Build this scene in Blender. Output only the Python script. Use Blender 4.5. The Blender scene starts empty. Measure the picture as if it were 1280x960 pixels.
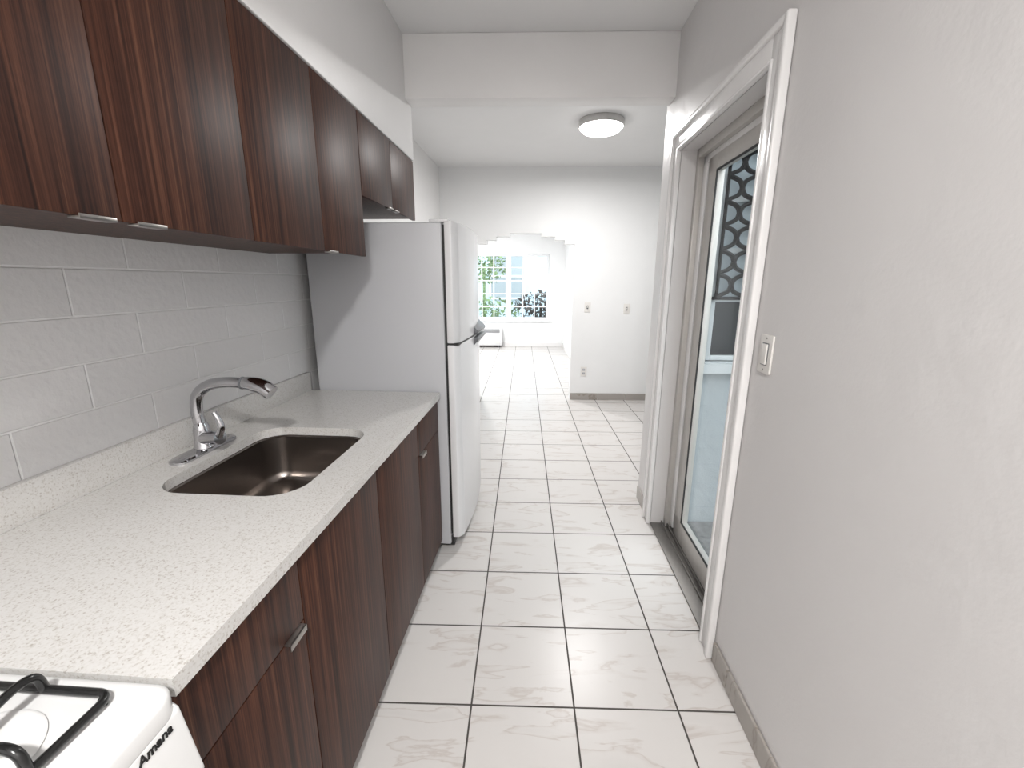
import bpy, bmesh, math, random
from mathutils import Vector, Matrix
random.seed(4)
sc=bpy.context.scene
sc.view_settings.view_transform='Standard'
sc.view_settings.look='None'
sc.view_settings.exposure=0.0

# ------------------------------------------------------------------ frames
def frame(ox,deg):
    c,s=math.cos(math.radians(deg)),math.sin(math.radians(deg))
    return lambda p:Vector((ox+p[0]*c+p[1]*s, p[1]*c-p[0]*s, p[2]))
LF=frame(-0.50,2.46)     # kitchen run: local x=0 is counter front, y along the run
RF=frame(0.705,1.72)     # right wall: local x=0 is wall surface
WF=lambda p:Vector(p)

# ------------------------------------------------------------------ materials
def newmat(name):
    m=bpy.data.materials.new(name); m.use_nodes=True
    nt=m.node_tree; b=nt.nodes['Principled BSDF']
    return m,nt,b
def N(nt,t,**kw):
    n=nt.nodes.new(t)
    for k,v in kw.items(): setattr(n,k,v)
    return n
def ramp(nt,stops,interp='LINEAR'):
    r=N(nt,'ShaderNodeValToRGB'); cr=r.color_ramp; cr.interpolation=interp
    while len(cr.elements)>1: cr.elements.remove(cr.elements[-1])
    cr.elements[0].position=stops[0][0]; cr.elements[0].color=(*stops[0][1],1)
    for p,c in stops[1:]:
        e=cr.elements.new(p); e.color=(*c,1)
    return r
def simple(name,col,rough=0.5,metal=0.0,bump=0.0,bscale=60,var=0.03,spec=0.5,coat=0.0):
    m,nt,b=newmat(name)
    tc=N(nt,'ShaderNodeTexCoord')
    no=N(nt,'ShaderNodeTexNoise'); no.inputs['Scale'].default_value=bscale; no.inputs['Detail'].default_value=4
    nt.links.new(tc.outputs['Object'],no.inputs['Vector'])
    r=ramp(nt,[(0.3,tuple(c*(1-var) for c in col)),(0.7,tuple(min(1,c*(1+var)) for c in col))])
    nt.links.new(no.outputs['Fac'],r.inputs['Fac'])
    nt.links.new(r.outputs['Color'],b.inputs['Base Color'])
    b.inputs['Roughness'].default_value=rough; b.inputs['Metallic'].default_value=metal
    b.inputs['Specular IOR Level'].default_value=spec
    b.inputs['Coat Weight'].default_value=coat
    if bump>0:
        bp=N(nt,'ShaderNodeBump'); bp.inputs['Strength'].default_value=bump; bp.inputs['Distance'].default_value=0.004
        nt.links.new(no.outputs['Fac'],bp.inputs['Height']); nt.links.new(bp.outputs['Normal'],b.inputs['Normal'])
    return m
def paint(name,col,rough=0.45,bump=0.25):
    m,nt,b=newmat(name)
    tc=N(nt,'ShaderNodeTexCoord')
    n1=N(nt,'ShaderNodeTexNoise'); n1.inputs['Scale'].default_value=5; n1.inputs['Detail'].default_value=3; n1.inputs['Distortion'].default_value=0.6
    n2=N(nt,'ShaderNodeTexNoise'); n2.inputs['Scale'].default_value=90; n2.inputs['Detail'].default_value=4
    for n in (n1,n2): nt.links.new(tc.outputs['Object'],n.inputs['Vector'])
    mx=N(nt,'ShaderNodeMath',operation='MULTIPLY_ADD'); mx.inputs[1].default_value=0.12
    nt.links.new(n2.outputs['Fac'],mx.inputs[0]); nt.links.new(n1.outputs['Fac'],mx.inputs[2])
    bp=N(nt,'ShaderNodeBump'); bp.inputs['Strength'].default_value=bump; bp.inputs['Distance'].default_value=0.012
    nt.links.new(mx.outputs[0],bp.inputs['Height']); nt.links.new(bp.outputs['Normal'],b.inputs['Normal'])
    r=ramp(nt,[(0.3,tuple(c*0.985 for c in col)),(0.7,col)])
    nt.links.new(n1.outputs['Fac'],r.inputs['Fac']); nt.links.new(r.outputs['Color'],b.inputs['Base Color'])
    b.inputs['Roughness'].default_value=rough
    return m
def wood():
    m,nt,b=newmat('dark_walnut_laminate')
    tc=N(nt,'ShaderNodeTexCoord'); mp=N(nt,'ShaderNodeMapping')
    mp.inputs['Scale'].default_value=(52,52,0.6)
    nt.links.new(tc.outputs['Object'],mp.inputs['Vector'])
    n1=N(nt,'ShaderNodeTexNoise'); n1.inputs['Scale'].default_value=1.6; n1.inputs['Detail'].default_value=6; n1.inputs['Roughness'].default_value=0.7; n1.inputs['Distortion'].default_value=0.2
    n2=N(nt,'ShaderNodeTexNoise'); n2.inputs['Scale'].default_value=6; n2.inputs['Detail'].default_value=3
    nt.links.new(mp.outputs[0],n1.inputs['Vector']); nt.links.new(mp.outputs[0],n2.inputs['Vector'])
    mx=N(nt,'ShaderNodeMath',operation='MULTIPLY_ADD'); mx.inputs[1].default_value=0.35
    nt.links.new(n2.outputs['Fac'],mx.inputs[0]); nt.links.new(n1.outputs['Fac'],mx.inputs[2])
    r=ramp(nt,[(0.50,(0.014,0.0055,0.004)),(0.61,(0.034,0.0125,0.008)),(0.73,(0.064,0.024,0.014)),(0.87,(0.12,0.051,0.030))])
    nt.links.new(mx.outputs[0],r.inputs['Fac']); nt.links.new(r.outputs['Color'],b.inputs['Base Color'])
    b.inputs['Roughness'].default_value=0.45; b.inputs['Specular IOR Level'].default_value=0.22
    return m
def counter_mat():
    m,nt,b=newmat('speckled_quartz')
    tc=N(nt,'ShaderNodeTexCoord')
    v=N(nt,'ShaderNodeTexVoronoi'); v.inputs['Scale'].default_value=330
    v2=N(nt,'ShaderNodeTexNoise'); v2.inputs['Scale'].default_value=240; v2.inputs['Detail'].default_value=2
    for n in (v,v2): nt.links.new(tc.outputs['Object'],n.inputs['Vector'])
    r1=ramp(nt,[(0.28,(0.50,0.48,0.455)),(0.40,(0.60,0.585,0.565)),(0.6,(0.63,0.62,0.605))])
    nt.links.new(v2.outputs['Fac'],r1.inputs['Fac'])
    sep=N(nt,'ShaderNodeSeparateColor'); nt.links.new(v.outputs['Color'],sep.inputs[0])
    r2=ramp(nt,[(0.0,(0.72,0.69,0.65)),(0.05,(0.85,0.83,0.80)),(0.12,(1,1,1))],'CONSTANT')
    nt.links.new(sep.outputs[0],r2.inputs['Fac'])
    mx=N(nt,'ShaderNodeMix',data_type='RGBA',blend_type='MULTIPLY'); mx.inputs['Factor'].default_value=0.8
    nt.links.new(r1.outputs['Color'],mx.inputs['A']); nt.links.new(r2.outputs['Color'],mx.inputs['B'])
    nt.links.new(mx.outputs['Result'],b.inputs['Base Color'])
    b.inputs['Roughness'].default_value=0.2
    return m
def marble_nodes(nt,vec,base,vein):
    mp=N(nt,'ShaderNodeMapping'); mp.inputs['Rotation'].default_value=(0,0,math.radians(-50)); mp.inputs['Scale'].default_value=(2.6,10,3)
    n=N(nt,'ShaderNodeTexNoise'); n.inputs['Scale'].default_value=1.0; n.inputs['Detail'].default_value=5; n.inputs['Roughness'].default_value=0.5; n.inputs['Distortion'].default_value=0.6
    nt.links.new(vec,mp.inputs['Vector']); nt.links.new(mp.outputs[0],n.inputs['Vector'])
    mid=tuple(a*0.65+c*0.35 for a,c in zip(base,vein))
    r=ramp(nt,[(0.28,tuple(c*0.97 for c in base)),(0.36,base),(0.40,mid),(0.415,vein),(0.435,base),(0.59,base),(0.64,mid),(0.655,vein),(0.70,base)])
    nt.links.new(n.outputs['Fac'],r.inputs['Fac'])
    return r.outputs['Color']
def floor_mat():
    m,nt,b=newmat('marble_look_floor_tile')
    tc=N(nt,'ShaderNodeTexCoord'); mp=N(nt,'ShaderNodeMapping')
    mp.inputs['Location'].default_value=(-0.186+0.353*20,-1.196+0.353*20,0)
    nt.links.new(tc.outputs['Object'],mp.inputs['Vector'])
    br=N(nt,'ShaderNodeTexBrick'); br.offset=0.0; br.offset_frequency=1; br.squash=1.0; br.squash_frequency=1
    br.inputs['Color1'].default_value=(0,0,0,1); br.inputs['Color2'].default_value=(1,1,1,1); br.inputs['Mortar'].default_value=(0,0,0,1)
    br.inputs['Scale'].default_value=1; br.inputs['Mortar Size'].default_value=0.0034; br.inputs['Mortar Smooth'].default_value=0.15
    br.inputs['Bias'].default_value=0; br.inputs['Brick Width'].default_value=0.353; br.inputs['Row Height'].default_value=0.353
    nt.links.new(mp.outputs[0],br.inputs['Vector'])
    sc_=N(nt,'ShaderNodeVectorMath',operation='SCALE'); sc_.inputs['Scale'].default_value=37
    nt.links.new(br.outputs['Color'],sc_.inputs[0])
    ad=N(nt,'ShaderNodeVectorMath',operation='ADD')
    nt.links.new(tc.outputs['Object'],ad.inputs[0]); nt.links.new(sc_.outputs[0],ad.inputs[1])
    col=marble_nodes(nt,ad.outputs[0],(0.59,0.57,0.555),(0.495,0.455,0.43))
    mx=N(nt,'ShaderNodeMix',data_type='RGBA'); mx.inputs['B'].default_value=(0.07,0.063,0.058,1)
    nt.links.new(br.outputs['Fac'],mx.inputs['Factor']); nt.links.new(col,mx.inputs['A'])
    nt.links.new(mx.outputs['Result'],b.inputs['Base Color'])
    mr=N(nt,'ShaderNodeMapRange'); mr.inputs['To Min'].default_value=0.30; mr.inputs['To Max'].default_value=0.8
    nt.links.new(br.outputs['Fac'],mr.inputs['Value']); nt.links.new(mr.outputs[0],b.inputs['Roughness'])
    b.inputs['Specular IOR Level'].default_value=0.33
    bp=N(nt,'ShaderNodeBump',invert=True); bp.inputs['Strength'].default_value=0.6; bp.inputs['Distance'].default_value=0.002
    nt.links.new(br.outputs['Fac'],bp.inputs['Height']); nt.links.new(bp.outputs['Normal'],b.inputs['Normal'])
    return m
def marble_base_mat():
    m,nt,b=newmat('marble_baseboard')
    tc=N(nt,'ShaderNodeTexCoord')
    col=marble_nodes(nt,tc.outputs['Object'],(0.36,0.335,0.31),(0.26,0.23,0.20))
    nt.links.new(col,b.inputs['Base Color']); b.inputs['Roughness'].default_value=0.35
    return m
def block_mat():
    m,nt,b=newmat('painted_block_backsplash')
    tc=N(nt,'ShaderNodeTexCoord'); sp=N(nt,'ShaderNodeSeparateXYZ'); cb=N(nt,'ShaderNodeCombineXYZ')
    nt.links.new(tc.outputs['Object'],sp.inputs[0])
    nt.links.new(sp.outputs['Y'],cb.inputs['X']); nt.links.new(sp.outputs['Z'],cb.inputs['Y'])
    mp=N(nt,'ShaderNodeMapping'); mp.inputs['Location'].default_value=(-1.07+0.36*20,-1.21+0.12*20,0)
    nt.links.new(cb.outputs[0],mp.inputs['Vector'])
    br=N(nt,'ShaderNodeTexBrick'); br.offset=0.52; br.offset_frequency=2
    br.inputs['Scale'].default_value=1; br.inputs['Mortar Size'].default_value=0.0034; br.inputs['Mortar Smooth'].default_value=0.5
    br.inputs['Brick Width'].default_value=0.36; br.inputs['Row Height'].default_value=0.12
    br.inputs['Color1'].default_value=(0.74,0.735,0.735,1); br.inputs['Color2'].default_value=(0.705,0.70,0.70,1); br.inputs['Mortar'].default_value=(0.85,0.85,0.85,1)
    nt.links.new(mp.outputs[0],br.inputs['Vector']); nt.links.new(br.outputs['Color'],b.inputs['Base Color'])
    no=N(nt,'ShaderNodeTexNoise'); no.inputs['Scale'].default_value=45; no.inputs['Detail'].default_value=4
    nt.links.new(tc.outputs['Object'],no.inputs['Vector'])
    mx=N(nt,'ShaderNodeMath',operation='MULTIPLY_ADD'); mx.inputs[1].default_value=1.8
    nt.links.new(br.outputs['Fac'],mx.inputs[0]); nt.links.new(no.outputs['Fac'],mx.inputs[2])
    bp=N(nt,'ShaderNodeBump',invert=True); bp.inputs['Strength'].default_value=0.6; bp.inputs['Distance'].default_value=0.004
    nt.links.new(mx.outputs[0],bp.inputs['Height']); nt.links.new(bp.outputs['Normal'],b.inputs['Normal'])
    b.inputs['Roughness'].default_value=0.36
    return m
def glass_mat():
    m=bpy.data.materials.new('window_glass'); m.use_nodes=True; nt=m.node_tree
    for n in list(nt.nodes): nt.nodes.remove(n)
    o=N(nt,'ShaderNodeOutputMaterial'); t=N(nt,'ShaderNodeBsdfTransparent'); g=N(nt,'ShaderNodeBsdfGlossy'); g.inputs['Roughness'].default_value=0.03
    f=N(nt,'ShaderNodeLayerWeight'); f.inputs['Blend'].default_value=0.5; mx=N(nt,'ShaderNodeMixShader')
    p=N(nt,'ShaderNodeMath',operation='POWER'); p.inputs[1].default_value=5.0
    q=N(nt,'ShaderNodeMath',operation='MULTIPLY_ADD'); q.inputs[1].default_value=0.30; q.inputs[2].default_value=0.02
    nt.links.new(f.outputs['Facing'],p.inputs[0]); nt.links.new(p.outputs[0],q.inputs[0])
    t.inputs['Color'].default_value=(0.96,0.98,0.975,1)
    nt.links.new(q.outputs[0],mx.inputs[0]); nt.links.new(t.outputs[0],mx.inputs[1]); nt.links.new(g.outputs[0],mx.inputs[2]); nt.links.new(mx.outputs[0],o.inputs[0])
    return m
def emis(name,col,st):
    m,nt,b=newmat(name); b.inputs['Base Color'].default_value=(*col,1)
    b.inputs['Emission Color'].default_value=(*col,1); b.inputs['Emission Strength'].default_value=st
    return m

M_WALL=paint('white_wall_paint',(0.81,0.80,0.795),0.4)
M_WALLR=paint('white_wall_paint_right_shaded',(0.665,0.65,0.645),0.42,0.35)  # same white paint, with the right wall's shade put into the colour
M_FAR=paint('white_wall_paint_far',(0.84,0.845,0.845),0.5,0.12)
M_CEIL=paint('ceiling_paint',(0.81,0.81,0.81),0.6,0.1)
M_TRIM=simple('gloss_white_trim',(0.79,0.78,0.775),0.22,var=0.01,bump=0.25,bscale=30)
M_WOOD=wood(); M_CTR=counter_mat(); M_FLOOR=floor_mat(); M_BASE=marble_base_mat(); M_BLOCK=block_mat()
M_STEEL=simple('brushed_steel',(0.27,0.24,0.22),0.27,1.0,var=0.05,bscale=40)
M_CHROME=simple('chrome',(0.55,0.55,0.57),0.10,1.0,var=0.01)
M_PULL=simple('nickel_pull',(0.42,0.40,0.38),0.35,1.0)
M_RING=simple('fixture_ring',(0.6,0.59,0.58),0.3,1.0)
M_FRIDGE=simple('fridge_white_shaded',(0.49,0.495,0.515),0.32,bump=0.08,bscale=500,var=0.005)  # white body greyed: shade on its side is put into the base colour
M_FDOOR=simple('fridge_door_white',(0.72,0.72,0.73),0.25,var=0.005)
M_GREY=simple('grey_plastic',(0.12,0.125,0.135),0.35)
M_BLACK=simple('black_enamel',(0.012,0.012,0.012),0.22)
M_IRON=simple('matte_black_iron',(0.006,0.006,0.007),0.85,spec=0.1)
M_DARK=simple('dark_gasket',(0.02,0.02,0.02),0.6)
M_ENAMEL=simple('white_enamel',(0.78,0.78,0.775),0.15,var=0.005,coat=0.5)
M_ALU=simple('door_aluminium',(0.50,0.48,0.455),0.4,0.2,var=0.03)
M_TRACK=simple('track_aluminium',(0.20,0.19,0.18),0.5,0.4)
M_PLATE=simple('switch_plastic',(0.74,0.72,0.69),0.35,var=0.01)
M_GLASS=glass_mat()
M_EXT=paint('exterior_stucco',(0.345,0.375,0.39),0.8,0.8)
M_BLUE=paint('exterior_blue_wall',(0.55,0.68,0.76),0.8,0.3)
M_GROUND=simple('concrete_ground',(0.16,0.16,0.16),0.9,bump=0.5,bscale=30,var=0.2)
M_LEAF=simple('foliage_green',(0.18,0.27,0.12),0.7,bump=0.4,bscale=25,var=0.6)
M_BRANCH=simple('foliage_dark',(0.07,0.065,0.06),0.8,var=0.4)
M_DOME=emis('lamp_diffuser',(1,0.985,0.97),9)
M_PANE=simple('painted_sky_pane',(0.34,0.39,0.42),0.4,spec=0.3)  # opaque pane, reflected sky painted into its colour
M_PANED=simple('dark_window_pane',(0.012,0.015,0.018),0.6,spec=0.15)
M_SASHW=simple('exterior_sash_paint',(0.45,0.47,0.48),0.4,var=0.02)

# ------------------------------------------------------------------ mesh helpers
def empty(name,loc=(0,0,0)):
    e=bpy.data.objects.new(name,None); e.empty_display_size=0.1; sc.collection.objects.link(e); return e
def finish(name,bm,mat,parent=None,fr=WF,smooth=False,autosmooth=True):
    for v in bm.verts: v.co=fr(v.co)
    bmesh.ops.recalc_face_normals(bm,faces=bm.faces)
    me=bpy.data.meshes.new(name); bm.to_mesh(me); bm.free()
    me.materials.append(mat)
    o=bpy.data.objects.new(name,me); sc.collection.objects.link(o)
    if smooth:
        for p in me.polygons: p.use_smooth=True
        try: me.set_sharp_from_angle(angle=math.radians(40))
        except Exception: pass
    if parent: o.parent=parent
    return o
def add_box(bm,x0,x1,y0,y1,z0,z1,bev=0,seg=2):
    t=bmesh.new()
    r=bmesh.ops.create_cube(t,size=1)
    for v in t.verts:
        v.co=Vector(((x0+x1)/2+v.co.x*(x1-x0),(y0+y1)/2+v.co.y*(y1-y0),(z0+z1)/2+v.co.z*(z1-z0)))
    if bev>0: bmesh.ops.bevel(t,geom=list(t.edges),offset=bev,segments=seg,profile=0.5,affect='EDGES')
    me=bpy.data.meshes.new('t'); t.to_mesh(me); t.free(); bm.from_mesh(me); bpy.data.meshes.remove(me)
def box(name,x0,x1,y0,y1,z0,z1,mat,parent=None,fr=WF,bev=0,seg=2):
    bm=bmesh.new(); add_box(bm,x0,x1,y0,y1,z0,z1,bev,seg)
    return finish(name,bm,mat,parent,fr,smooth=bev>0)
def boxes(name,lst,mat,parent=None,fr=WF,bev=0,seg=2):
    bm=bmesh.new()
    for b in lst: add_box(bm,*b,bev,seg)
    return finish(name,bm,mat,parent,fr,smooth=bev>0)
def prism(name,pts,z0,z1,mat,parent=None,fr=WF,axis='z',bev=0,smooth=False):
    bm=bmesh.new()
    def P(a,b,c):
        return (a,b,c) if axis=='z' else ((a,c,b) if axis=='y' else (c,a,b))
    lo=[bm.verts.new(P(a,b,z0)) for a,b in pts]; hi=[bm.verts.new(P(a,b,z1)) for a,b in pts]
    n=len(pts)
    bm.faces.new(lo); bm.faces.new(hi)
    for i in range(n): bm.faces.new((lo[i],lo[(i+1)%n],hi[(i+1)%n],hi[i]))
    bmesh.ops.recalc_face_normals(bm,faces=bm.faces)
    if bev>0:
        es=[e for e in bm.edges if len(e.link_faces)==2 and e.calc_face_angle(0)>0.6]
        bmesh.ops.bevel(bm,geom=es,offset=bev,segments=3,profile=0.5,affect='EDGES')
    return finish(name,bm,mat,parent,fr,smooth=smooth or bev>0)
def rrect(cx,cy,w,h,r,seg=8):
    pts=[]
    for sx,sy,a0 in ((1,1,0),(-1,1,90),(-1,-1,180),(1,-1,270)):
        for i in range(seg+1):
            a=math.radians(a0+90*i/seg)
            pts.append((cx+sx*(w/2-r)+r*math.cos(a),cy+sy*(h/2-r)+r*math.sin(a)))
    return pts
def loft(name,loops,mat,parent=None,fr=WF,cap0=False,cap1=True,smooth=True):
    bm=bmesh.new(); L=[[bm.verts.new(p) for p in lp] for lp in loops]; n=len(L[0])
    for a,b in zip(L[:-1],L[1:]):
        for i in range(n): bm.faces.new((a[i],a[(i+1)%n],b[(i+1)%n],b[i]))
    if cap0: bm.faces.new(L[0])
    if cap1: bm.faces.new(L[-1])
    return finish(name,bm,mat,parent,fr,smooth=smooth)
def lathe(name,prof,c,mat,parent=None,fr=WF,n=48,axis='z',cap0=True,cap1=True):
    loops=[]
    for r,z in prof:
        lp=[]
        for i in range(n):
            a=2*math.pi*i/n; u,v=max(r,1e-4)*math.cos(a),max(r,1e-4)*math.sin(a)
            if axis=='z': lp.append((c[0]+u,c[1]+v,c[2]+z))
            elif axis=='x': lp.append((c[0]+z,c[1]+u,c[2]+v))
            else: lp.append((c[0]+u,c[1]+z,c[2]+v))
        loops.append(lp)
    return loft(name,loops,mat,parent,fr,cap0,cap1)
def catmull(P,k=8):
    P=[Vector(p) for p in P]; Q=[2*P[0]-P[1]]+P+[2*P[-1]-P[-2]]; out=[]
    for i in range(1,len(Q)-2):
        for j in range(k):
            t=j/k
            out.append(0.5*((2*Q[i])+(-Q[i-1]+Q[i+1])*t+(2*Q[i-1]-5*Q[i]+4*Q[i+1]-Q[i+2])*t*t+(-Q[i-1]+3*Q[i]-3*Q[i+1]+Q[i+2])*t**3))
    out.append(P[-1]); return out
def tube(name,pts,r,mat,parent=None,fr=WF,n=12,smooth_path=True,bm=None,closed=False):
    P=catmull(pts) if smooth_path else [Vector(p) for p in pts]
    own=bm is None
    if own: bm=bmesh.new()
    rr=r if callable(r) else (lambda t:r)
    m=len(P); prev=None; loops=[]
    for i,p in enumerate(P):
        if closed: t=(P[(i+1)%m]-P[i-1]).normalized()
        else: t=(P[min(i+1,m-1)]-P[max(i-1,0)]).normalized()
        if prev is None:
            a=Vector((0,0,1)) if abs(t.z)<0.9 else Vector((1,0,0)); u=t.cross(a).normalized()
        else: u=(prev-t*prev.dot(t)).normalized()
        prev=u; v=t.cross(u); R=rr(i/(m-1))
        loops.append([bm.verts.new(p+u*R*math.cos(2*math.pi*k/n)+v*R*math.sin(2*math.pi*k/n)) for k in range(n)])
    for a,b in zip(loops[:-1],loops[1:]):
        for k in range(n): bm.faces.new((a[k],a[(k+1)%n],b[(k+1)%n],b[k]))
    if closed:
        a,b=loops[-1],loops[0]
        for k in range(n): bm.faces.new((a[k],a[(k+1)%n],b[(k+1)%n],b[k]))
    else: bm.faces.new(loops[0]); bm.faces.new(loops[-1])
    if own: return finish(name,bm,mat,parent,fr,smooth=True)

H=2.66
# ================================================================== ROOM SHELL
boxes('floor',[(-1.45,0.90,-1.75,2.60,-0.1,0),(-1.35,3.3,2.60,5.30,-0.1,0),(-3.2,1.1,5.30,9.95,-0.1,0)],M_FLOOR)
boxes('ceiling',[(-1.45,0.95,-1.75,2.60,H,H+0.1),(-1.35,3.3,2.60,5.30,H,H+0.1),(-3.2,1.1,5.30,9.95,H,H+0.1)],M_CEIL)
box('wall_left',-0.80,-0.685,-1.65,5.24,0,H,M_WALL,fr=LF)
box('wall_rear',-1.4,0.9,-1.70,-1.58,0,H,M_WALL)
D0,D1,DZ=1.505,2.375,2.055
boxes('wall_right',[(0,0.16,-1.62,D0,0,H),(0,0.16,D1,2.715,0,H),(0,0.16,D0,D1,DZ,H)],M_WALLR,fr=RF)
WX0,WX1,WZ0,WZ1=1.05,1.95,0.975,2.14
boxes('wall_side',[(0.93,WX0,2.50,2.70,-0.2,H),(WX1,3.3,2.50,2.70,-0.2,H),(WX0,WX1,2.50,2.70,-0.2,WZ0),(WX0,WX1,2.50,2.70,WZ1,H)],M_EXT)
box('wall_middle_right',3.18,3.3,2.70,5.22,0,H,M_FAR)
YF=5.22
prof=[(-1.30,0),(-0.545,0),(-0.545,1.845),(-0.43,1.845),(-0.43,1.888),(-0.32,1.888),(-0.32,1.926),(-0.165,1.926),(-0.165,1.962),
      (0.195,1.962),(0.195,1.926),(0.355,1.926),(0.355,1.888),(0.465,1.888),(0.465,1.845),(0.58,1.845),(0.58,0),(3.3,0),(3.3,H),(-1.30,H)]
prism('wall_far',prof,YF,YF+0.14,M_FAR,axis='y')
box('beam',-0.75,0.85,2.56,2.68,2.36,H,M_WALL,bev=0.006)
box('soffit',-0.684,-0.246,-1.57,2.66,2.085,H,M_WALL,fr=LF,bev=0.004)
boxes('wall_living_left',[(-3.2,-3.06,5.36,6.2,0,H),(-3.2,-3.06,9.0,9.75,0,H),(-3.2,-3.06,6.2,9.0,0,0.6),(-3.2,-3.06,6.2,9.0,2.3,H)],M_FAR)  # opening holds the added side windows
box('wall_living_right',0.89,1.02,5.36,9.75,0,H,M_FAR)
boxes('wall_living_front',[(-3.06,-1.30,5.24,5.36,0,H)],M_FAR)
A0,A1,B0,B1=-1.24,0.55,0.595,2.01
boxes('wall_back',[(-3.2,A0,9.75,9.92,0,H),(A1,1.02,9.75,9.92,0,H),(A0,A1,9.75,9.92,0,B0),(A0,A1,9.75,9.92,B1,H)],M_FAR)

def baseboard(name,segs,fr):
    bm=bmesh.new()
    for s in segs: add_box(bm,*s,0.002,1)
    finish(name,bm,M_BASE,None,fr)
seg=[]
joints=[-1.5,-1.15,-0.8,-0.45,-0.1,0.25,0.60,0.93,1.28,1.405]
for a,b in zip(joints[:-1],joints[1:]): seg.append((-0.011,-0.001,a+0.002,b-0.002,0.001,0.085))
baseboard('baseboard_right',seg,RF)
baseboard('baseboard_right_end',[(-0.010,-0.001,2.485,2.71,0.001,0.085)],RF)
seg=[];x=0.585
while x<3.1:
    x2=min(x+0.34,3.17); seg.append((x+0.002,x2-0.002,YF-0.012,YF-0.001,0.001,0.082)); x=x2
baseboard('baseboard_far',seg,WF)
box('baseboard_living',-3.05,0.88,9.735,9.749,0.001,0.08,M_TRIM)
box('baseboard_living_right',0.876,0.889,5.37,9.73,0.001,0.08,M_TRIM)

# ================================================================== DOOR
tr=empty('trim_door_casing')
W=0.088
boxes('casing_flat',[(-0.018,-0.001,D0-W,D0,0.001,DZ+W),(-0.018,-0.001,D1,D1+W,0.001,DZ+W),(-0.018,-0.001,D0,D1,DZ,DZ+W)],M_TRIM,tr,RF,bev=0.004)
boxes('casing_backband',[(-0.03,-0.002,D0-W-0.008,D0-W+0.016,0.001,DZ+W+0.01),(-0.03,-0.002,D1+W-0.016,D1+W+0.008,0.001,DZ+W+0.01),(-0.03,-0.002,D0-W,D1+W,DZ+W-0.014,DZ+W+0.01)],M_TRIM,tr,RF,bev=0.006,seg=3)
boxes('casing_bead',[(-0.024,-0.002,D0-0.016,D0-0.002,0.001,DZ+0.012),(-0.024,-0.002,D1+0.002,D1+0.016,0.001,DZ+0.012),(-0.024,-0.002,D0,D1,DZ+0.002,DZ+0.014)],M_TRIM,tr,RF,bev=0.004)
dr=empty('door_1')
boxes('jamb_frame',[(0.075,0.158,D0+0.001,D0+0.035,0.001,DZ-0.001),(0.075,0.158,D1-0.035,D1-0.001,0.001,DZ-0.001),(0.075,0.158,D0,D1,DZ-0.04,DZ-0.001)],M_ALU,dr,RF,bev=0.002)
boxes('jamb_stop',[(0.10,0.125,D1-0.085,D1-0.035,0.03,DZ-0.04),(0.10,0.125,D0+0.035,D1-0.035,DZ-0.075,DZ-0.04)],M_TRIM,dr,RF,bev=0.002)
boxes('threshold_track',[(0.0,0.158,D0,D1,0.001,0.012),(0.06,0.066,D0,D1,0.012,0.026),(0.085,0.091,D0,D1,0.012,0.03),(0.145,0.15,D0,D1,0.012,0.026)],M_TRACK,dr,RF,bev=0.001)
S0,S1=1.545,2.245
boxes('sash',[(0.092,0.128,S0,S0+0.085,0.03,1.985),(0.092,0.128,S1-0.11,S1,0.03,1.985),(0.092,0.128,S0,S1,0.03,0.155),(0.092,0.128,S0,S1,1.915,1.985)],M_ALU,dr,RF,bev=0.004)
boxes('glazing_bead',[(0.088,0.094,S0+0.085,S0+0.093,0.155,1.915),(0.088,0.094,S1-0.118,S1-0.11,0.155,1.915),(0.088,0.094,S0+0.085,S1-0.11,0.155,0.163),(0.088,0.094,S0+0.085,S1-0.11,1.907,1.915)],M_DARK,dr,RF)
box('glass_pane',0.108,0.113,S0+0.08,S1-0.105,0.15,1.92,M_GLASS,dr,RF)
boxes('latch',[(0.070,0.094,S0+0.05,S0+0.08,0.90,1.03),(0.05,0.075,S0+0.058,S0+0.125,0.945,0.965)],M_BLACK,dr,RF,bev=0.004)
boxes('screen_frame',[(0.135,0.15,S1-0.01,D1-0.03,0.03,1.99)],M_ALU,dr,RF)

# ================================================================== WALL PLATES
def plate_x(name,yc,zc,fr):
    g=empty(name)
    prism('plate',rrect(yc,zc,0.072,0.118,0.006,4),-0.007,-0.0005,M_PLATE,g,fr,axis='x',bev=0.0015)
    prism('rocker_surround',rrect(yc,zc,0.036,0.068,0.003,3),-0.0085,-0.006,M_GREY,g,fr,axis='x')
    box('rocker',-0.013,-0.006,yc-0.0155,yc+0.0155,zc-0.031,zc+0.031,M_PLATE,g,fr,bev=0.002)
    for s in (-1,1): lathe('screw',[(0.003,0),(0.003,-0.001),(0.0,-0.0015)],(-0.007,yc,zc+s*0.048),M_PULL,g,fr,n=10,axis='x')
    return g
plate_x('light_switch',1.33,1.208,RF)
def plate_y(name,xc,zc,kind):
    g=empty(name); y=YF
    prism('plate',rrect(xc,zc,0.072,0.116,0.006,4),y-0.007,y-0.0005,M_PLATE,g,axis='y',bev=0.0015)
    if kind=='switch':
        box('surround',xc-0.01,xc+0.01,y-0.0085,y-0.006,zc-0.02,zc+0.02,M_GREY,g)
        box('toggle',xc-0.005,xc+0.005,y-0.02,y-0.006,zc-0.006,zc+0.013,M_PLATE,g,bev=0.001)
    else:
        for s in (-1,1):
            prism('receptacle',rrect(xc,zc+s*0.023,0.034,0.03,0.008,5),y-0.0095,y-0.006,M_FRIDGE,g,axis='y')
            boxes('slots',[(xc-0.009,xc-0.006,y-0.0105,y-0.009,zc+s*0.023-0.005,zc+s*0.023+0.006),(xc+0.006,xc+0.009,y-0.0105,y-0.009,zc+s*0.023-0.005,zc+s*0.023+0.006)],M_DARK,g)
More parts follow.
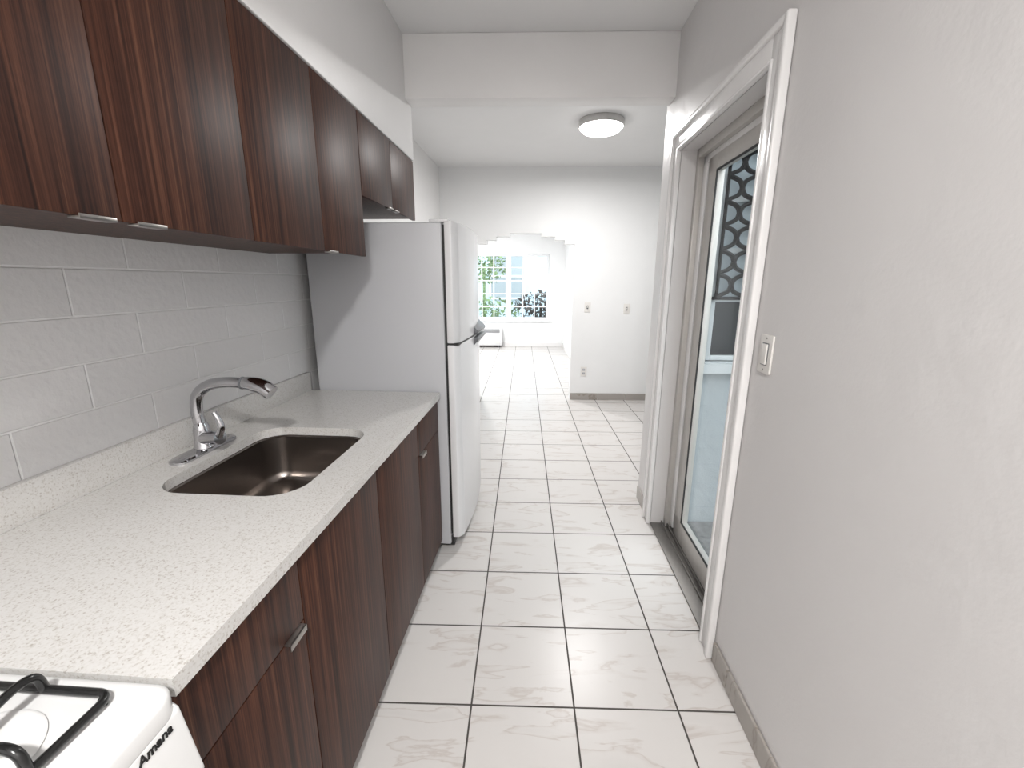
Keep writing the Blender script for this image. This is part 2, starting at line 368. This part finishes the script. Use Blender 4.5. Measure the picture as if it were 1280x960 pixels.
plate_y('light_switch',0.755,1.13,'switch'); plate_y('light_switch',1.215,1.115,'switch'); plate_y('wall_outlet',0.74,0.355,'outlet')

# ================================================================== BACKSPLASH
box('wall_backsplash',-0.6845,-0.677,-1.3,2.60,0.0,2.08,M_BLOCK,fr=LF)

# ================================================================== UPPER CABINETS
UF=-0.25
uc=empty('upper_cabinet')
box('carcass',-0.676,UF-0.019,-0.30,1.885,1.535,2.084,M_WOOD,uc,LF)
ys=[-0.30,0.03,0.405,0.79,1.155,1.53,1.885]
for a,b in zip(ys[:-1],ys[1:]):
    box('door_panel',UF-0.018,UF,a+0.0015,b-0.0015,1.522,2.080,M_WOOD,uc,LF,bev=0.0012)
def pull_low(y):
    boxes('edge_pull',[(UF-0.012,UF+0.010,y-0.032,y+0.032,1.5175,1.5215),(UF+0.008,UF+0.010,y-0.032,y+0.032,1.5175,1.525)],M_PULL,uc,LF,bev=0.0008)
for y in (0.738,0.842,1.578,-0.02): pull_low(y)
us=empty('upper_cabinet')
box('carcass',-0.676,UF-0.019,1.888,2.655,1.775,2.084,M_WOOD,us,LF)
for a,b in ((1.888,2.265),(2.265,2.655)):
    box('door_panel',UF-0.018,UF,a+0.0015,b-0.0015,1.765,2.080,M_WOOD,us,LF,bev=0.0012)
for y in (2.222,2.308):
    boxes('edge_pull',[(UF-0.012,UF+0.010,y-0.03,y+0.03,1.7605,1.7645),(UF+0.008,UF+0.010,y-0.03,y+0.03,1.7605,1.768)],M_PULL,us,LF,bev=0.0008)

# ================================================================== BASE CABINETS
CT=0.885; TH=0.03; FX=-0.012
bc=empty('base_cabinet')
SX0,SX1,SY0,SY1=-0.525,-0.125,0.985,1.51   # sink opening (local)
boxes('carcass',[(-0.66,FX-0.02,0.478,0.496,0.085,CT-TH-0.002),(-0.66,FX-0.02,2.045,2.063,0.085,CT-TH-0.002),(-0.66,FX-0.02,0.496,2.045,0.085,0.103),
    (-0.66,-0.64,0.496,2.045,0.103,CT-TH-0.002),(-0.66,FX-0.02,0.79,0.808,0.103,CT-TH-0.002),(-0.66,FX-0.02,1.69,1.708,0.103,CT-TH-0.002),(-0.05,FX-0.02,0.496,2.045,0.80,CT-TH-0.002)],M_WOOD,bc,LF)
box('toe_kick',-0.10,-0.085,0.478,2.063,0.0,0.085,M_WOOD,bc,LF)
ZT=CT-TH-0.004; ZD=0.695
fronts=[(0.478,0.80,ZD+0.0015,ZT),(0.478,0.80,0.075,ZD-0.0015),(0.80,1.25,0.075,ZT),(1.25,1.70,0.075,ZT),(1.70,2.063,ZD+0.0015,ZT),(1.70,2.063,0.075,ZD-0.0015)]
for a,b,z0,z1 in fronts:
    box('door_panel',FX-0.019,FX,a+0.0018,b-0.0018,z0,z1,M_WOOD,bc,LF,bev=0.0012)
for y in (0.755,1.755):
    boxes('edge_pull',[(FX-0.012,FX+0.014,y-0.03,y+0.03,ZD-0.0012,ZD+0.0012),(FX+0.011,FX+0.014,y-0.03,y+0.03,ZD-0.014,ZD+0.0012)],M_PULL,bc,LF,bev=0.0006)

# ================================================================== COUNTERTOP with sink cut-out
ct=empty('countertop')
def counter():
    bm=bmesh.new()
    outer=[(-0.676,0.476),(0.0,0.476),(0.0,2.072),(-0.676,2.072)]
    cx,cy=(SX0+SX1)/2,(SY0+SY1)/2
    inner=rrect(cx,cy,SX1-SX0,SY1-SY0,0.09,8)
    es=[]
    for loop in (outer,inner):
        vs=[bm.verts.new((x,y,CT)) for x,y in loop]
        es+=[bm.edges.new((vs[i],vs[(i+1)%len(vs)])) for i in range(len(vs))]
    bmesh.ops.triangle_fill(bm,edges=es,use_beauty=True)
    bmesh.ops.recalc_face_normals(bm,faces=bm.faces)
    g=bmesh.ops.extrude_face_region(bm,geom=list(bm.faces))
    for v in [e for e in g['geom'] if isinstance(e,bmesh.types.BMVert)]: v.co.z-=TH
    return finish('slab',bm,M_CTR,ct,LF)
counter()
box('upstand',-0.676,-0.656,0.476,2.072,CT,CT+0.092,M_CTR,ct,LF,bev=0.0015)

# sink
sk=empty('kitchen_sink')
cx,cy,sw,sh=(SX0+SX1)/2,(SY0+SY1)/2,SX1-SX0,SY1-SY0
zb=CT-TH-0.001
def lp(dw,z,r): return [(x,y,z) for x,y in rrect(cx,cy,sw+dw,sh+dw,r,8)]
loft('bowl',[lp(0.04,zb,0.105),lp(0.008,zb,0.092),lp(-0.004,zb-0.006,0.088),lp(-0.012,zb-0.06,0.084),lp(-0.02,zb-0.135,0.08),lp(-0.035,zb-0.158,0.07),lp(-0.07,zb-0.172,0.055),lp(-0.2,zb-0.176,0.035),lp(-0.30,zb-0.178,0.02)],M_STEEL,sk,LF)
lathe('drain',[(0.055,0.0),(0.052,0.003),(0.040,0.001),(0.036,-0.003),(0.012,-0.003),(0.010,0.006),(0.0,0.008)],(cx,cy,zb-0.1765),M_CHROME,sk,LF,n=32)

# faucet
fa=empty('kitchen_faucet')
fx,fy=-0.585,1.27
loft('deck_plate',[[(x,y,CT+0.0005) for x,y in rrect(fx,fy,0.062,0.25,0.03,8)],[(x,y,CT+0.006) for x,y in rrect(fx,fy,0.062,0.25,0.03,8)],[(x,y,CT+0.011) for x,y in rrect(fx,fy,0.052,0.235,0.026,8)]],M_CHROME,fa,LF,cap0=True)
lathe('body',[(0.029,0.01),(0.029,0.016),(0.025,0.022),(0.024,0.07),(0.021,0.085),(0.016,0.095)],(fx,fy,CT),M_CHROME,fa,LF,n=28)
tube('spout',[(fx,fy,CT+0.07),(fx-0.006,fy,CT+0.13),(fx+0.006,fy,CT+0.185),(fx+0.05,fy,CT+0.218),(fx+0.11,fy,CT+0.228),(fx+0.165,fy,CT+0.226)],lambda t:0.0175-0.001*t,M_CHROME,fa,LF,n=20)
tube('spray_head',[(fx+0.160,fy,CT+0.2265),(fx+0.19,fy,CT+0.224),(fx+0.225,fy,CT+0.214),(fx+0.250,fy,CT+0.196)],lambda t:0.0185+0.006*math.sin(min(1,t*1.3)*math.pi*0.55),M_CHROME,fa,LF,n=20)
tube('spray_collar',[(fx+0.158,fy,CT+0.2267),(fx+0.164,fy,CT+0.226)],0.0200,M_GREY,fa,LF,n=20,smooth_path=False)
tube('valve',[(fx+0.01,fy-0.005,CT+0.045),(fx+0.075,fy-0.02,CT+0.052)],0.022,M_CHROME,fa,LF,n=20,smooth_path=False)
tube('lever',[(fx+0.068,fy-0.018,CT+0.055),(fx+0.085,fy-0.022,CT+0.085),(fx+0.082,fy-0.024,CT+0.112),(fx+0.072,fy-0.026,CT+0.138)],lambda t:0.0125-0.005*t,M_CHROME,fa,LF,n=14)

# ================================================================== FRIDGE
fg=empty('refrigerator')
y0,y1=2.085,2.795
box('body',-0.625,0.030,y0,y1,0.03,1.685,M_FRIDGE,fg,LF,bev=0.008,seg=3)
box('gasket',0.030,0.042,y0+0.012,y1-0.012,0.09,1.675,M_DARK,fg,LF)
def fdoor(name,z0,z1):
    pts=[(0.042,y0)]
    n=24
    for i in range(n+1):
        t=i/n; y=y0+(y1-y0)*t
        e=min(t,1-t)*(y1-y0)
        edge=0.02*(1-math.sqrt(max(0,1-(1-min(1,e/0.02))**2))) if e<0.02 else 0
        pts.append((0.094+0.022*math.sin(math.pi*t)-edge,y))
    pts.append((0.042,y1))
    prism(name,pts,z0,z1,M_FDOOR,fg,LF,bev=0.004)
fdoor('freezer_door',1.128,1.690); fdoor('fresh_food_door',0.075,1.118)
box('kick_grille',-0.0,0.045,y0+0.02,y1-0.02,0.015,0.07,M_DARK,fg,LF)
boxes('feet',[(-0.56,-0.52,y0+0.04,y0+0.08,0,0.03),(-0.56,-0.52,y1-0.08,y1-0.04,0,0.03),(-0.03,0.01,y0+0.04,y0+0.08,0,0.03),(-0.03,0.01,y1-0.08,y1-0.04,0,0.03)],M_DARK,fg,LF)
box('hinge_cover',-0.03,0.06,y0+0.01,y0+0.06,1.685,1.70,M_FDOOR,fg,LF,bev=0.004)
prism('freezer_handle',[(0.095,1.13),(0.137,1.133),(0.141,1.15),(0.10,1.19)],y0+0.36,y1-0.03,M_GREY,fg,LF,axis='y',bev=0.003)
prism('door_handle',[(0.095,1.116),(0.137,1.113),(0.141,1.098),(0.10,1.05)],y0+0.36,y1-0.03,M_GREY,fg,LF,axis='y',bev=0.003)
box('split_trim',0.05,0.098,y0+0.004,y1-0.01,1.117,1.129,M_DARK,fg,LF)

# ================================================================== STOVE
st=empty('gas_stove')
sy0,sy1=-0.045,0.466
box('body',-0.655,-0.02,sy0+0.002,sy1-0.002,0.04,0.85,M_ENAMEL,st,LF,bev=0.004)
prism('cooktop',rrect(-0.317,(sy0+sy1)/2,0.676,sy1-sy0,0.028,6),0.85,0.893,M_ENAMEL,st,LF,bev=0.010)
prism('control_panel',[(-0.03,0.868),(0.010,0.868),(0.020,0.860),(0.040,0.755),(0.034,0.742),(-0.03,0.742)],sy0+0.004,sy1-0.004,M_ENAMEL,st,LF,axis='y',bev=0.006)
box('oven_door',-0.02,0.022,sy0+0.008,sy1-0.008,0.22,0.73,M_ENAMEL,st,LF,bev=0.008)
box('oven_window',0.020,0.024,sy0+0.10,sy1-0.10,0.34,0.58,M_BLACK,st,LF,bev=0.001)
tube('oven_handle',[(0.02,sy0+0.05,0.68),(0.05,sy0+0.06,0.685),(0.055,(sy0+sy1)/2,0.69),(0.05,sy1-0.06,0.685),(0.02,sy1-0.05,0.68)],0.010,M_ENAMEL,st,LF)
box('drawer',-0.02,0.018,sy0+0.008,sy1-0.008,0.05,0.21,M_ENAMEL,st,LF,bev=0.006)
for xx in (-0.60,-0.06):
    for yy in (sy0+0.05,sy1-0.05): lathe('foot',[(0.015,0),(0.015,0.045)],(xx,yy,0),M_DARK,st,LF,n=12)
for k in range(4):
    yy=sy0+0.05+k*0.075
    lathe('knob',[(0.021,0.0),(0.021,0.012),(0.017,0.024),(0.0,0.026)],(0.029,yy,0.795),M_BLACK,st,LF,n=24,axis='x')
for bx in (-0.135,-0.46):
    for by in (0.085,0.343):
        lathe('drip_bowl',[(0.072,0.0025),(0.068,0.004),(0.05,0.001),(0.03,0.001)],(bx,by,0.8925),M_ENAMEL,st,LF,n=32)
        lathe('burner_head',[(0.030,0.0),(0.031,0.012),(0.028,0.018),(0.026,0.022),(0.0,0.023)],(bx,by,0.893),M_BLACK,st,LF,n=28)
        bm=bmesh.new(); z=0.893+0.022; s=0.092
        ring=[(bx+x,by+y,z-0.012) for x,y in rrect(0,0,2*s,2*s,0.016,4)]
        tube('r',ring,0.0055,None,bm=bm,smooth_path=False,closed=True,n=10)
        for dx,dy in ((1,0),(-1,0),(0,1),(0,-1)):
            L=s
            tube('f',[(bx+dx*L,by+dy*L,z-0.012),(bx+dx*(L-0.006),by+dy*(L-0.006),z+0.012),(bx+dx*(L-0.024),by+dy*(L-0.024),z+0.019),(bx+dx*0.040,by+dy*0.040,z+0.014),(bx+dx*0.028,by+dy*0.028,z+0.006)],0.0055,None,bm=bm,n=10)
        for dx in (-1,1):
            for dy in (-1,1):
                tube('l',[(bx+dx*(s-0.006),by+dy*(s-0.006),z-0.012),(bx+dx*(s-0.006),by+dy*(s-0.006),0.893)],0.005,None,bm=bm,smooth_path=False,n=8)
        finish('grate',bm,M_BLACK,st,LF,smooth=True)
cu=bpy.data.curves.new('lettering','FONT'); cu.body='Amana'; cu.size=0.0175; cu.extrude=0.0008; cu.shear=0.2; cu.offset=0.0002
to=bpy.data.objects.new('lettering',cu); sc.collection.objects.link(to)
p0=LF((0.0240,0.392,0.843)); a=math.radians(2.46)
ex=Vector((math.sin(a),math.cos(a),0)); up=(Vector((-0.020*math.cos(a),0.020*math.sin(a),0.105))).normalized(); nz=ex.cross(up)
to.matrix_world=Matrix(((ex.x,up.x,nz.x,p0.x),(ex.y,up.y,nz.y,p0.y),(ex.z,up.z,nz.z,p0.z),(0,0,0,1)))
bpy.context.view_layer.update()
me=bpy.data.meshes.new_from_object(to); mw=to.matrix_world.copy(); bpy.data.objects.remove(to)
me.transform(mw); me.materials.clear(); me.materials.append(M_BLACK)
to=bpy.data.objects.new('lettering',me); sc.collection.objects.link(to); to.parent=st

# ================================================================== CEILING LIGHTS
def ceiling_light(x,y,r,power,col=(1,0.985,0.97)):
    g=empty('ceiling_light')
    lathe('ring',[(r*0.98,0),(r*1.0,-0.01),(r,-0.040),(r*0.99,-0.048),(r*0.96,-0.050),(r*0.95,-0.042)],(x,y,H-0.0005),M_RING,g,n=56,cap1=False)
    lathe('diffuser',[(r*0.955,-0.040),(r*0.93,-0.058),(r*0.80,-0.078),(r*0.5,-0.090),(r*0.2,-0.094),(0.0,-0.095)],(x,y,H),M_DOME,g,n=40)
    l=bpy.data.lights.new('lamp','AREA'); l.shape='DISK'; l.size=r*1.2; l.energy=power; l.color=col
    o=bpy.data.objects.new('lamp',l); sc.collection.objects.link(o); o.location=(x,y,H-0.0975); o.parent=g
ceiling_light(0.60,3.82,0.178,44)
ceiling_light(0.0,-0.75,0.178,68,(1,0.985,0.965))  # unseen fixture behind the camera, added to light the kitchen
ceiling_light(-1.0,7.4,0.2,105,(1,0.99,0.98))  # unseen fixture, added to brighten the living room

# ================================================================== LIVING ROOM WINDOW + AC
def window(name,x0,x1,z0,z1,yy,cols,rows,mat,depth=0.05,fw=0.045,mt=0.022,glass=True,fr=WF):
    g=empty(name); L=[(x0,x0+fw,yy,yy+depth,z0,z1),(x1-fw,x1,yy,yy+depth,z0,z1),(x0+fw,x1-fw,yy,yy+depth,z0,z0+fw),(x0+fw,x1-fw,yy,yy+depth,z1-fw,z1)]
    boxes('frame',L,mat,g,fr,bev=0.003)
    M=[]
    for i in range(1,cols):
        x=x0+fw+(x1-x0-2*fw)*i/cols; M.append((x-mt/2,x+mt/2,yy+0.01,yy+depth-0.01,z0+fw,z1-fw))
    for zr in rows:
        z=z0+(z1-z0)*zr; M.append((x0+fw,x1-fw,yy+0.012,yy+depth-0.012,z-mt/2,z+mt/2))
    boxes('muntins',M,mat,g,fr)
    if glass: box('glass',x0+fw,x1-fw,yy+depth/2-0.002,yy+depth/2+0.002,z0+fw,z1-fw,M_GLASS,g,fr)
    return g
M_WIN=simple('window_white',(0.80,0.81,0.82),0.4,var=0.01)
window('window_1',-1.235,-0.355,0.60,2.005,9.79,3,(0.2,0.4,0.6,0.8),M_WIN)
window('window_1',-0.325,0.545,0.60,2.005,9.79,3,(0.2,0.4,0.6,0.8),M_WIN)
SIDE=lambda p:Vector((-p[1],p[0],p[2]))
window('added_side_window',6.21,7.59,0.61,2.29,3.10,3,(0.25,0.5,0.75),M_WIN,glass=False,fr=SIDE)  # unseen side windows, added to let more sky light into the living room
window('added_side_window',7.61,8.99,0.61,2.29,3.10,3,(0.25,0.5,0.75),M_WIN,glass=False,fr=SIDE)
box('trim_window_mullion',-0.356,-0.324,9.77,9.86,0.60,2.005,M_WIN)
box('trim_window_sill',-1.30,0.61,9.69,9.749,0.565,0.594,M_WIN,bev=0.005)
ac=empty('wall_air_conditioner')
box('case',-1.35,-0.475,9.50,9.748,0.05,0.45,M_FDOOR,ac,bev=0.012)
boxes('louvers',[(-1.30+0.0,-0.52,9.494,9.503,0.33+i*0.022,0.341+i*0.022) for i in range(4)],M_GREY,ac)
box('control_door',-0.70,-0.52,9.495,9.502,0.10,0.28,M_PLATE,ac,bev=0.003)
boxes('feet',[(-1.30,-1.25,9.55,9.70,0,0.05),(-0.57,-0.52,9.55,9.70,0,0.05)],M_GREY,ac)

# side window seen through the door
PH=0.34
w2=window('window_2',WX0+0.003,WX1-0.003,WZ0+0.005,WZ1-0.005,2.51,2,(0.30,0.53,0.76),M_SASHW,fw=0.028,mt=0.028,glass=False)
box('upper_glass',WX0+0.03,WX1-0.03,2.535,2.539,WZ0+PH+0.01,WZ1-0.03,M_PANE,w2)
box('lower_glass',WX0+0.03,WX1-0.03,2.535,2.539,WZ0+0.03,WZ0+PH+0.01,M_PANED,w2)
box('trim_side_sill',WX0-0.05,WX1+0.05,2.44,2.4995,WZ0-0.06,WZ0-0.005,M_SASHW)
gr=empty('window_security_grille')
bm=bmesh.new()
step=0.15; zlo=WZ0+PH+0.02; GY=2.487
for zz in (zlo,WZ1-0.015):
    tube('h',[(WX0+0.0,GY,zz),(WX1-0.0,GY,zz)],0.010,None,bm=bm,smooth_path=False,n=6)
x=WX0+0.02
while x<WX1-step:
    tube('b',[(x,GY,zlo),(x,GY,WZ1-0.01)],0.009,None,bm=bm,smooth_path=False,n=6)
    z=zlo+0.01
    while z<WZ1-0.13:
        for s in (0,1):
            tube('s',[(x+(0.0 if s else step),GY,z),(x+step*0.38 if s else x+step*0.62,GY,z+0.025),(x+step*0.5,GY,z+0.06),(x+step*0.62 if s else x+step*0.38,GY,z+0.095),(x+(step if s else 0.0),GY,z+0.12)],0.012,None,bm=bm,n=6)
        z+=0.125
    x+=step
finish('scrollwork',bm,M_IRON,gr,smooth=True)

# ================================================================== OUTSIDE
box('ground_outside',-14,14,-10,30,-0.30,-0.15,M_GROUND)
box('exterior_step',0.92,1.9,1.2,2.49,-0.149,-0.05,M_GROUND)
nb=empty('neighbour_building')
box('facade',-9,6,15.0,18,-0.15,6.0,M_BLUE,nb)
for i,xx in enumerate((-3.6,-1.1,1.4)):
    box('facade_window',xx,xx+1.1,14.96,15.0,0.9,2.3,M_PANE,nb)
    boxes('facade_window_frame',[(xx-0.06,xx,14.93,15.0,0.84,2.36),(xx+1.1,xx+1.16,14.93,15.0,0.84,2.36),(xx,xx+1.1,14.93,15.0,2.3,2.36),(xx,xx+1.1,14.93,15.0,0.84,0.9),(xx,xx+1.1,14.93,15.0,1.57,1.63),(xx+0.52,xx+0.58,14.93,15.0,0.9,2.3)],M_WIN,nb)
box('garden_wall',3.6,3.8,-4,2.4,-0.15,2.2,M_EXT)
def bush(name,c,R,n,mat):
    bm=bmesh.new()
    for i in range(n):
        d=Vector((random.gauss(0,1),random.gauss(0,1),random.gauss(0,1))).normalized()*random.random()**0.4
        p=Vector(c)+Vector((d.x*R[0],d.y*R[1],d.z*R[2]))
        s=random.uniform(0.05,0.11); rot=Matrix.Rotation(random.uniform(0,6.28),3,Vector((random.random(),random.random(),random.random()+.1)).normalized())
        q=[p+rot@Vector(v)*s for v in ((-1,0,0),(0,-0.4,0.1),(1,0,0),(0,0.4,0.1))]
        bm.faces.new([bm.verts.new(v) for v in q])
    tube('t',[(c[0],c[1],-0.15),(c[0]+0.03,c[1],c[2])],0.04,None,bm=bm,smooth_path=False,n=8)
    finish(name,bm,mat)
bush('green_shrub',(-1.2,13.2,1.9),(0.8,0.5,0.6),420,M_LEAF)
bush('hedge_shrub',(0.45,12.2,0.75),(0.75,0.4,0.42),420,M_BRANCH)
bush('hedge_shrub',(-0.9,12.6,0.6),(0.9,0.4,0.4),260,M_LEAF)

# ================================================================== WORLD
w=bpy.data.worlds.new('sky'); sc.world=w; w.use_nodes=True
bg=w.node_tree.nodes['Background']; bg.inputs['Color'].default_value=(0.91,0.955,1.0,1); bg.inputs['Strength'].default_value=4.3

# ================================================================== CAMERA
cam=bpy.data.cameras.new('camera'); co=bpy.data.objects.new('camera',cam); sc.collection.objects.link(co)
cam.sensor_width=36; cam.sensor_fit='HORIZONTAL'; cam.lens=36*541.6/1280; cam.clip_start=0.02; cam.clip_end=200
th,ph,ro=math.radians(13.27),math.radians(1.48),math.radians(0.2)
f=Vector((-math.sin(ph)*math.cos(th),math.cos(ph)*math.cos(th),-math.sin(th)))
r=Vector((math.cos(ph),math.sin(ph),0)); u=r.cross(f)
r,u=r*math.cos(ro)+u*math.sin(ro),-r*math.sin(ro)+u*math.cos(ro)
co.matrix_world=Matrix(((r.x,u.x,-f.x,0),(r.y,u.y,-f.y,0),(r.z,u.z,-f.z,1.42),(0,0,0,1)))
sc.camera=co
